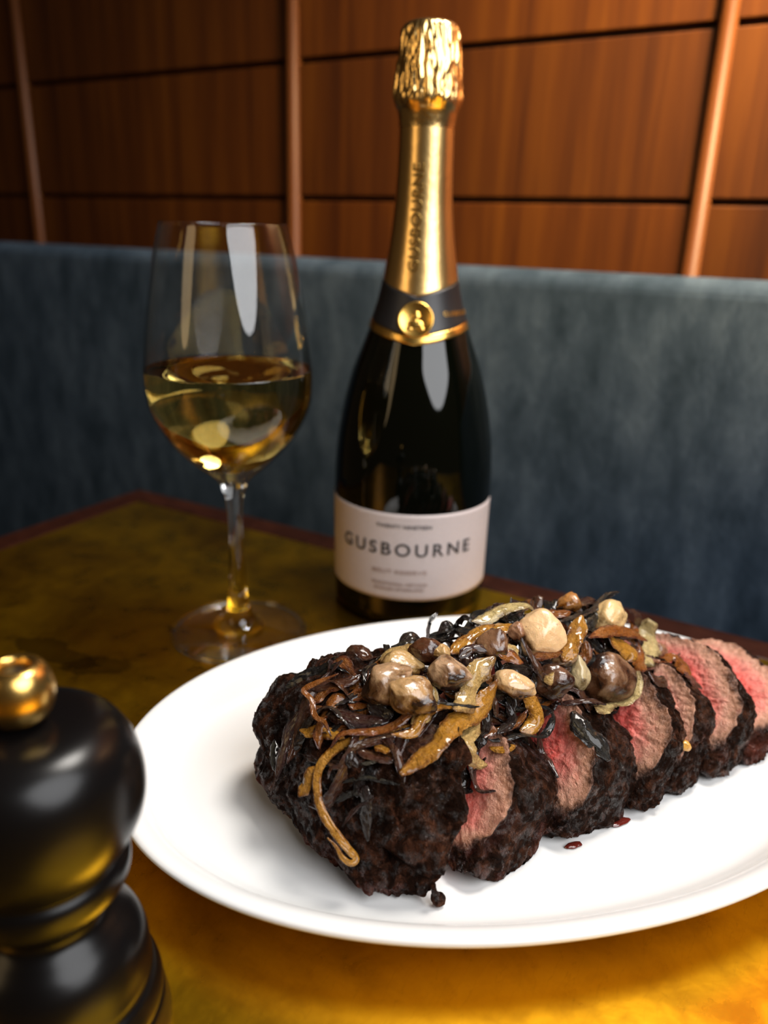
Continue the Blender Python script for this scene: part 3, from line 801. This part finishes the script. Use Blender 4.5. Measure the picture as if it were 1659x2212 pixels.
ST = [
 # left side of the heap
 ([(675,1515),(649,1547),(631,1576),(620,1610),(610,1650),(601,1690)], 20, 'red', 1.5, 'reddish brown onion strip hanging straight down the left of the charred end', {}),
 ([(783,1471),(747,1477),(711,1488),(672,1500)], 22, 'brown', 3, 'brown onion strip crossing the top left corner of the heap', {}),
 ([(732,1475),(690,1489),(667,1502),(675,1529),(693,1558),(711,1583),(732,1602)], 11, 'amber', 5, 'thin amber onion strip bent into an open loop at the left of the heap', {'curl': .1}),
 ([(747,1492),(718,1492),(693,1508),(682,1530)], 20, 'amber', 2, 'short amber onion strip inside the left loop', {}),
 ([(653,1583),(682,1583),(718,1592),(750,1603)], 20, 'gold', 2, 'pointed golden onion piece lying across the left end', {'tipchar': .2, 'taper': .15}),
 ([(704,1551),(747,1554),(790,1565),(837,1565)], 38, 'red', 2.5, 'broad sticky mahogany onion strip at the left of the heap', {'curl': .4}),
 ([(795,1530),(830,1545),(850,1560)], 30, 'dark', 2.5, 'short dark glossy onion strip under the double mushroom lump', {}),
 ([(906,1529),(892,1558),(855,1581),(805,1592),(754,1602),(718,1630)], 17, 'amber', 5, 'amber onion strip curving left below the double mushroom lump', {}),
 ([(949,1556),(907,1591),(861,1605),(801,1617),(765,1632),(729,1650),(717,1668),(712,1690)], 15, 'brown', 3.5, 'slim brown onion strip running alongside the long drooping one', {'curl': .1}),
 ([(895,1572),(831,1591),(780,1599),(741,1618),(705,1645),(690,1680),(693,1741),(717,1789),(747,1831),(763,1849),(766,1861,3),(753,1867,4),(738,1855,4),(723,1828,4),(708,1812,4)], 14, 'gold', 2.2, 'longest golden onion strip drooping over the charred end, its tip curled back', {'tipchar': .2}),
 ([(693,1660),(674,1680),(664,1702),(650,1724)], 22, 'gold', 1.6, 'small tan onion piece stuck to the charred end left of the long strip', {'taper': .15}),
 ([(928,1489),(924,1522),(913,1550),(890,1585)], 28, 'pale', 4, 'pale translucent onion strip below the brown mushroom half', {'tipchar': .3}),
 ([(1015,1515),(985,1535),(953,1550),(924,1574),(892,1598),(848,1609)], 17, 'gold', 6, 'golden onion strip running under the two crossed wide strips', {}),
 ([(795,1629),(819,1638),(848,1645)], 17, 'brown', 1.5, 'stubby brown onion strip on the charred end below the heap', {}),
 ([(812,1618),(842,1630)], 15, 'gold', 2, 'tiny golden onion scrap below the slim brown strip', {}),
 ([(741,1695),(786,1682),(831,1687),(864,1700)], 13, 'black', 1.2, 'black glossy onion strand on the charred end, upper of three', {}),
 ([(724,1735),(759,1715),(797,1717)], 12, 'black', 1.2, 'black glossy onion strand on the charred end, middle of three', {}),
 ([(739,1786),(771,1748),(809,1726)], 8, 'red', 1.0, 'thin dark red onion strand on the charred end, lowest of three', {}),
 ([(596,1600),(594,1640),(603,1672)], 16, 'black', .8, 'black onion strand on the far left of the charred end', {}),
 # centre
 ([(1058,1437),(1029,1459),(1006,1490),(995,1524),(975,1552)], 36, 'pale', 6, 'wide pale golden onion strip, upper of the two crossed wide strips', {'tipchar': .4, 'curl': .25}),
 ([(1066,1479),(1044,1515),(1012,1546),(986,1572),(958,1602),(929,1632),(898,1657),(858,1687)], 38, 'gold', 4.5, 'widest golden onion strip running diagonally down to the charred end', {'curl': .25, 'tipchar': .4}),
 ([(1027,1545),(1010,1584),(1002,1614),(1014,1639),(1036,1652),(1056,1660)], 28, 'pale', 3.5, 'pale hooked onion strip hanging over the first red slice', {'tipchar': .3}),
 ([(953,1544,8),(982,1540,9),(1015,1542,9)], 6, 'black', 8, 'thin black onion thread lying across the golden strips', {}),
 ([(1117,1507),(1138,1524),(1148,1551),(1138,1574),(1112,1592)], 23, 'gold', 4, 'curved golden onion strip in the centre above the second slice', {}),
 ([(1128,1540),(1105,1568),(1075,1592),(1055,1600)], 15, 'amber', 4, 'amber onion strip fanning left inside the black curved one', {}),
 ([(1150,1530),(1174,1539),(1183,1557),(1171,1584),(1156,1598),(1117,1608),(1081,1611),(1060,1607)], 15, 'black', 4, 'burnt black onion strip curving around the centre of the heap', {}),
 ([(1060,1620),(1087,1624),(1110,1616)], 11, 'gold', 2, 'small golden onion sliver under the burnt curved strip', {}),
 ([(1047,1540),(1044,1575),(1034,1602),(1027,1622)], 18, 'dark', 3, 'dark onion strip right of the pale hooked one', {}),
 ([(1085,1520),(1098,1545),(1098,1570),(1080,1592)], 18, 'dark', 2.5, 'dark onion strip in the hollow of the centre', {}),
 ([(1058,1505),(1062,1530),(1064,1555)], 12, 'brown', 3, 'short brown onion strip right of the widest golden strip', {}),
 ([(1088,1500),(1112,1512),(1140,1514)], 12, 'red', 3, 'short reddish onion strip under the small beige clove', {}),
 # back left of the top
 ([(819,1437),(845,1419),(877,1410),(905,1403)], 24, 'pale', 2, 'pale onion strip behind the double mushroom lump', {}),
 ([(790,1462),(815,1442),(832,1432)], 22, 'amber', 1, 'amber onion strip at the back left of the heap', {}),
 ([(940,1329,2),(931,1345,2),(926,1367,2),(924,1388,2)], 9, 'black', 2, 'black onion wisp standing upright at the back of the heap', {'taper': .5}),
 ([(984,1363),(1011,1367),(1037,1371)], 16, 'black', 1, 'black onion strip at the back beside the white plate', {}),
 ([(971,1424),(1000,1403),(1036,1379),(1066,1363)], 26, 'gold', 3, 'golden brown onion strip behind the brown mushroom half', {}),
 ([(986,1436),(1015,1416),(1049,1419)], 18, 'red', 4, 'short dark red onion strip between brown mushroom half and brown clove', {}),
 ([(1018,1356,3),(1048,1351,3),(1087,1332,4),(1131,1325,4),(1150,1331,3)], 24, 'cream', 3, 'pale yellow pointed onion strip sticking out left at the back', {'taper': .12, 'tipchar': .35}),
 ([(1000,1411),(1040,1385),(1079,1366),(1119,1357)], 24, 'gold', 2, 'golden onion strip under the pale pointed one', {}),
 ([(1062,1423),(1090,1430),(1118,1444)], 22, 'orange', 5, 'orange onion piece below the brown clove', {}),
 ([(1082,1408),(1100,1416),(1110,1430)], 16, 'pale', 4, 'small pale onion piece left of the large cream mushroom', {}),
 ([(1115,1397),(1131,1427),(1147,1455),(1159,1478),(1187,1512),(1196,1532)], 14, 'brown', 6, 'slender brown onion strip slanting down right of the small beige clove', {'curl': .1}),
 ([(1139,1433),(1167,1425),(1201,1419)], 17, 'amber', 5, 'amber onion strip below the large cream mushroom', {}),
 ([(1160,1470),(1172,1482),(1182,1462)], 15, 'pale', 6, 'small curled pale onion scrap beside the slender brown strip', {}),
 # right side of the top
 ([(1246,1345),(1234,1377),(1220,1407),(1203,1439)], 28, 'gold', 5, 'straight golden onion strip right of the large cream mushroom', {'tipchar': .3}),
 ([(1338,1278,0),(1316,1287,1),(1296,1306,2),(1274,1327,3),(1238,1341,3),(1205,1352,3)], 15, 'black', 2, 'burnt black onion strip rising to the topmost tip of the heap', {'taper': .2}),
 ([(1262,1365),(1275,1345),(1290,1322)], 26, 'black', 2, 'burnt black onion clump under the beige wedge', {}),
 ([(1254,1391),(1286,1379),(1322,1375),(1350,1383),(1375,1398)], 20, 'orange', 6, 'orange brown pointed onion strip below the beige wedge', {'taper': .15}),
 ([(1300,1385),(1330,1407),(1346,1423),(1356,1440)], 27, 'gold', 4, 'golden onion strip between the orange pointed one and the dark cap', {}),
 ([(1362,1391),(1369,1411),(1381,1437),(1390,1458)], 22, 'orange', 3.5, 'orange onion strip left of the pale green yellow piece', {}),
 ([(1402,1348),(1390,1375),(1393,1411),(1402,1447)], 40, 'cream', 3, 'broad pale yellow green onion piece at the right of the heap', {'tipchar': .1, 'taper': .5, 'thick': .002}),
 ([(1385,1460),(1383,1495),(1360,1525),(1326,1541),(1276,1546)], 25, 'cream', 5, 'yellow onion strip hooked around the large dark mushroom cap', {'tipchar': .4}),
 ([(1189,1526),(1222,1526),(1258,1526),(1296,1535)], 14, 'red', 4, 'dark red onion strip running below the large dark mushroom cap', {}),
 ([(1419,1437),(1447,1427),(1466,1440),(1478,1468)], 30, 'orange', 2, 'amber onion piece with raised corner behind the rosy pink slice', {'taper': .2}),
 ([(1473,1461),(1493,1475),(1515,1489)], 24, 'brown', 1.5, 'dark brown onion piece on the top edge of the rosy pink slice', {}),
 ([(1470,1418,2),(1460,1428,2),(1450,1436,2)], 6, 'brown', 2, 'thin brown onion spike above the rosy pink slice', {}),
 ([(1238,1545),(1262,1578),(1286,1611),(1306,1646)], 36, 'black', 2, 'thick burnt black onion piece lying on the third slice', {'taper': .3, 'thick': .002}),
 ([(1149,1299,1),(1149,1311,1),(1147,1324,1)], 7, 'brown', 1, 'tiny upright brown onion spike behind the large cream mushroom', {}),
 ([(1177,1327),(1205,1329),(1232,1326)], 20, 'amber', 1, 'amber onion strip at the very back right of the cream mushroom', {}),
 ([(1245,1312),(1262,1302),(1284,1300)], 20, 'brown', 1, 'brown onion strip at the back near the topmost tip', {}),
 ([(1357,1320),(1380,1345),(1388,1365)], 26, 'brown', 1, 'brown onion piece behind the beige wedge on the right', {}),
 ([(1350,1345),(1365,1362),(1370,1375)], 20, 'orange', 2, 'orange glossy onion piece right of the beige wedge', {}),
 ([(1180,1440),(1200,1450),(1225,1447)], 16, 'brown', 3, 'brown onion strip left of the pale mushroom stub', {}),
 ([(1230,1420),(1260,1430),(1290,1428)], 18, 'black', 2, 'black onion strip behind the large dark mushroom cap', {}),
]
for i, (pts, wpx, col, lift, lab, kw) in enumerate(ST):
    px_strip(pts, wpx, col, lift, lab, i*1.37+.5, **kw)

# ------------------------------------------------------------------ mushrooms
def blob(name, px, py, wpx, hpx, dpx, rot, lift, col, label, seed, kind='clove', dirt=.2):
    s, nn = surf(px, py)
    s = s - (s-CAM).normalized()*(lift*.001)
    dep = (s-CAM).dot(FW); k = dep/FPX/2
    bm = bmesh.new(); bmesh.ops.create_icosphere(bm, subdivisions=5, radius=1)
    rq = random.Random(int(seed*100)); cuts = [(Vector((rq.uniform(-1, 1), rq.uniform(-.6, 1), rq.uniform(.0, 1))).normalized(), rq.uniform(.50, .74)) for _ in range(2)] + [(Vector((rq.uniform(-1, 1), rq.uniform(-1, 1), rq.uniform(-.3, .6))).normalized(), rq.uniform(.6, .8)) for _ in range(2)]
    T = []
    cr, sr = math.cos(math.radians(rot)), math.sin(math.radians(rot))
    for v in bm.verts:
        c = v.co.copy()
        x, y, z = c.x, c.y, c.z
        if kind == 'clove': y *= 1-.22*x; z *= 1-.15*x
        elif kind == 'cap':
            y *= 1-.42*max(0, x)**1.3; z *= 1-.3*max(0, x)
            y += .10*math.cos(x*2)
        elif kind == 'wedge':
            y *= .78+.34*x; y = max(-.8, min(.86, y)); x = min(.84, x)
        elif kind == 'double':
            d = math.exp(-((x-.05)/.20)**2); y *= 1-.34*d; z *= 1-.28*d
        elif kind == 'bulb': y *= 1-.18*abs(x)+.05; x *= 1-.15*max(0, y)
        q = Vector((x, y, z))
        dd = 1+.22*noise.noise(c*1.2+Vector((seed, 0, 0)))+.07*noise.noise(c*2.6+Vector((0, seed, 0)))-.10*max(0, .25-abs(noise.noise(c*1.6+Vector((0, 5, seed)))))+.012*noise.noise(c*9+Vector((0, 0, seed)))
        q *= dd
        cutf = 0.0
        for cn_, co_ in cuts:
            ex_ = q.dot(cn_)-co_-.05*noise.noise(c*3+Vector((seed, seed, 0)))
            if ex_ > 0: q = q-cn_*(ex_*.45); cutf = max(cutf, min(1.0, ex_/.06))
        q *= 1.12
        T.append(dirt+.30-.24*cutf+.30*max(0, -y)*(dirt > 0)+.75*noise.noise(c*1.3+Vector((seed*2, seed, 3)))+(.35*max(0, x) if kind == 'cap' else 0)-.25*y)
        X, Y = q.x*wpx*k, q.y*hpx*k
        v.co = RT*(X*cr-Y*sr) + UP*(X*sr+Y*cr) - FW*(q.z*dpx*k)
    o = from_bm(name, bm, M_MUSH); o.location = s; add_attr(o.data, 'tip', T)
    o.color = (*col, 1); tag(o, label, 'mushroom', 'fried mushroom pieces on the onion heap')
    return o
CREAM, BEIGE, TAN, BRN, DKB = (.70, .46, .24), (.58, .40, .19), (.40, .25, .14), (.20, .095, .045), (.10, .042, .020)
MU = [
 (1167,1371, 104,92,80, -30, 3, (.72,.47,.25), 'largest cream coloured mushroom piece at the top of the heap', 'bulb', -.25),
 (1312,1332, 88,80,60, 25, 4, (.62,.42,.19), 'beige wedge shaped mushroom piece at the topmost right of the heap', 'wedge', -.15),
 (1318,1472, 136,108,90, -8, 6, (.20,.105,.055), 'largest dark brown mushroom cap with a pointed right end', 'cap', .25),
 (1112,1478, 82,54,50, -16, 7, (.52,.33,.16), 'small beige mushroom clove in the middle of the heap', 'clove', .05),
 (966,1456, 92,66,60, -6, 7, (.40,.25,.14), 'glossy mushroom half, pale above and brown below, left of centre', 'clove', .35),
 (840,1480, 92,104,70, -60, 7, (.33,.20,.105), 'left lump of the beige mushroom pair at the left of the heap', 'bulb', .28),
 (888,1502, 84,100,64, 60, 9, (.37,.22,.095), 'right lump of the beige mushroom pair at the left of the heap', 'bulb', .25),
 (868,1436, 92,52,50, -12, 3, (.40,.25,.10), 'pale golden mushroom piece behind the beige pair', 'clove', .2),
 (925,1410, 58,84,50, 70, 4, (.075,.026,.011), 'dark brown round mushroom with an upright black wisp beside it', 'bulb', .3),
 (952,1408, 46,40,34, 0, 5, (.44,.27,.11), 'small golden mushroom chip right of the dark round mushroom', 'wedge', .1),
 (1067,1390, 62,66,50, 60, 5, (.20,.10,.05), 'brown mushroom clove left of the large cream piece', 'clove', .25),
 (1118,1366, 40,40,34, 0, 3, (.30,.15,.08), 'small pinkish brown mushroom bit touching the large cream piece', 'bulb', .2),
 (1228,1303, 54,46,40, 20, 1, (.34,.15,.04), 'small orange brown mushroom piece at the back of the heap', 'wedge', .2),
 (1192,1470, 82,70,60, 10, 3, (.10,.045,.024), 'dark wrinkled mushroom left of the largest cap', 'bulb', .4),
 (1249,1458, 46,76,40, 0, 4, (.42,.33,.18), 'pale mushroom stub tucked against the left of the largest cap', 'bulb', .05),
 (1222,1425, 56,34,34, 10, 3, (.30,.18,.09), 'flat tan mushroom chip under the straight golden onion strip', 'clove', .3),
 (1424,1408, 36,50,34, 20, 1, (.20,.10,.05), 'brown mushroom piece at the far right behind the pale green onion', 'clove', .3),
]
for i, (px, py, wp_, hp_, dp_, rot, lift, col, lab, kind, dirt) in enumerate(MU):
    blob('mushroom_piece', px, py, wp_, hp_, dp_, rot, lift, col, lab, i*2.3+1, kind, dirt)

# ------------------------------------------------------------------ small bits
g = blob('garlic_crumb', 1480, 1611, 24, 30, 18, 20, 1, (.60, .30, .05), 'golden garlic crumb on the dark crust of the fourth slice', 77, 'wedge', -.1)
g['category'] = 'garlic'; del g['group']
# burnt crumb with a thin stalk on the plate in front
path = [atz(936, 1912, .018), atz(938, 1926, .015), atz(944, 1937, .012), atz(948, 1945, PLATE_Z+.0022)]
V, F = [], []; n = 14; P = spline([tuple(p) for p in path], 24)
for i, p in enumerate(P):
    u = i/23; r = .0009+.0019*max(0, (u-.55)/.45)**1.2
    if u > .93: r *= .8
    for k in range(n):
        a = 2*math.pi*k/n; q = Vector(p)+Vector((math.cos(a), math.sin(a)*.8, math.sin(a)*.5))*r
        q += Vector(noise.noise_vector(q*600))*.0006*(1 if u > .5 else .3)
        q.z = max(q.z, PLATE_Z+.0002); V.append(q)
for i in range(23):
    for k in range(n):
        k2 = (k+1) % n; F.append((i*n+k, i*n+k2, (i+1)*n+k2, (i+1)*n+k))
F += [tuple(reversed(range(n))), tuple(range(23*n, 24*n))]
cb = mk('burnt_crumb', V, F, M_MEAT); add_attr(cb.data, 'rad', [1.6]*len(V)); add_attr(cb.data, 'low', [.4]*len(V))
tag(cb, 'burnt stalk shaped crumb on the plate in front of the charred end', 'crumb')
# meat juice
M_JUICE = m_simple('meat_juice', (.10, .012, .008), .06, 0, .5)
def puddle(px, py, rx, ry, label):
    c = atz(px, py, PLATE_Z+.0002); n = 48; V = [(0, 0, .0007)]; F = []
    for j, (s, h) in enumerate([(.6, .0007), (.9, .0005), (1, 0)]):
        for k in range(n):
            a = 2*math.pi*k/n; r = s*(1+.25*noise.noise(Vector((math.cos(a)*1.5, math.sin(a)*1.5, px))))
            V.append((rx*r*math.cos(a), ry*r*math.sin(a), h))
    for k in range(n): F.append((0, 1+k, 1+(k+1) % n))
    for j in range(2):
        for k in range(n):
            F.append((1+j*n+k, 1+(j+1)*n+k, 1+(j+1)*n+(k+1) % n, 1+j*n+(k+1) % n))
    o = mk('meat_juice', V, F, M_JUICE); o.location = c; o.rotation_euler = (0, 0, math.radians(20)); tag(o, label, 'juice')
puddle(1332, 1776, .0055, .0022, 'small red pool of meat juice in front of the third slice')
puddle(1240, 1826, .0035, .0014, 'thin red trickle of meat juice in front of the second slice')
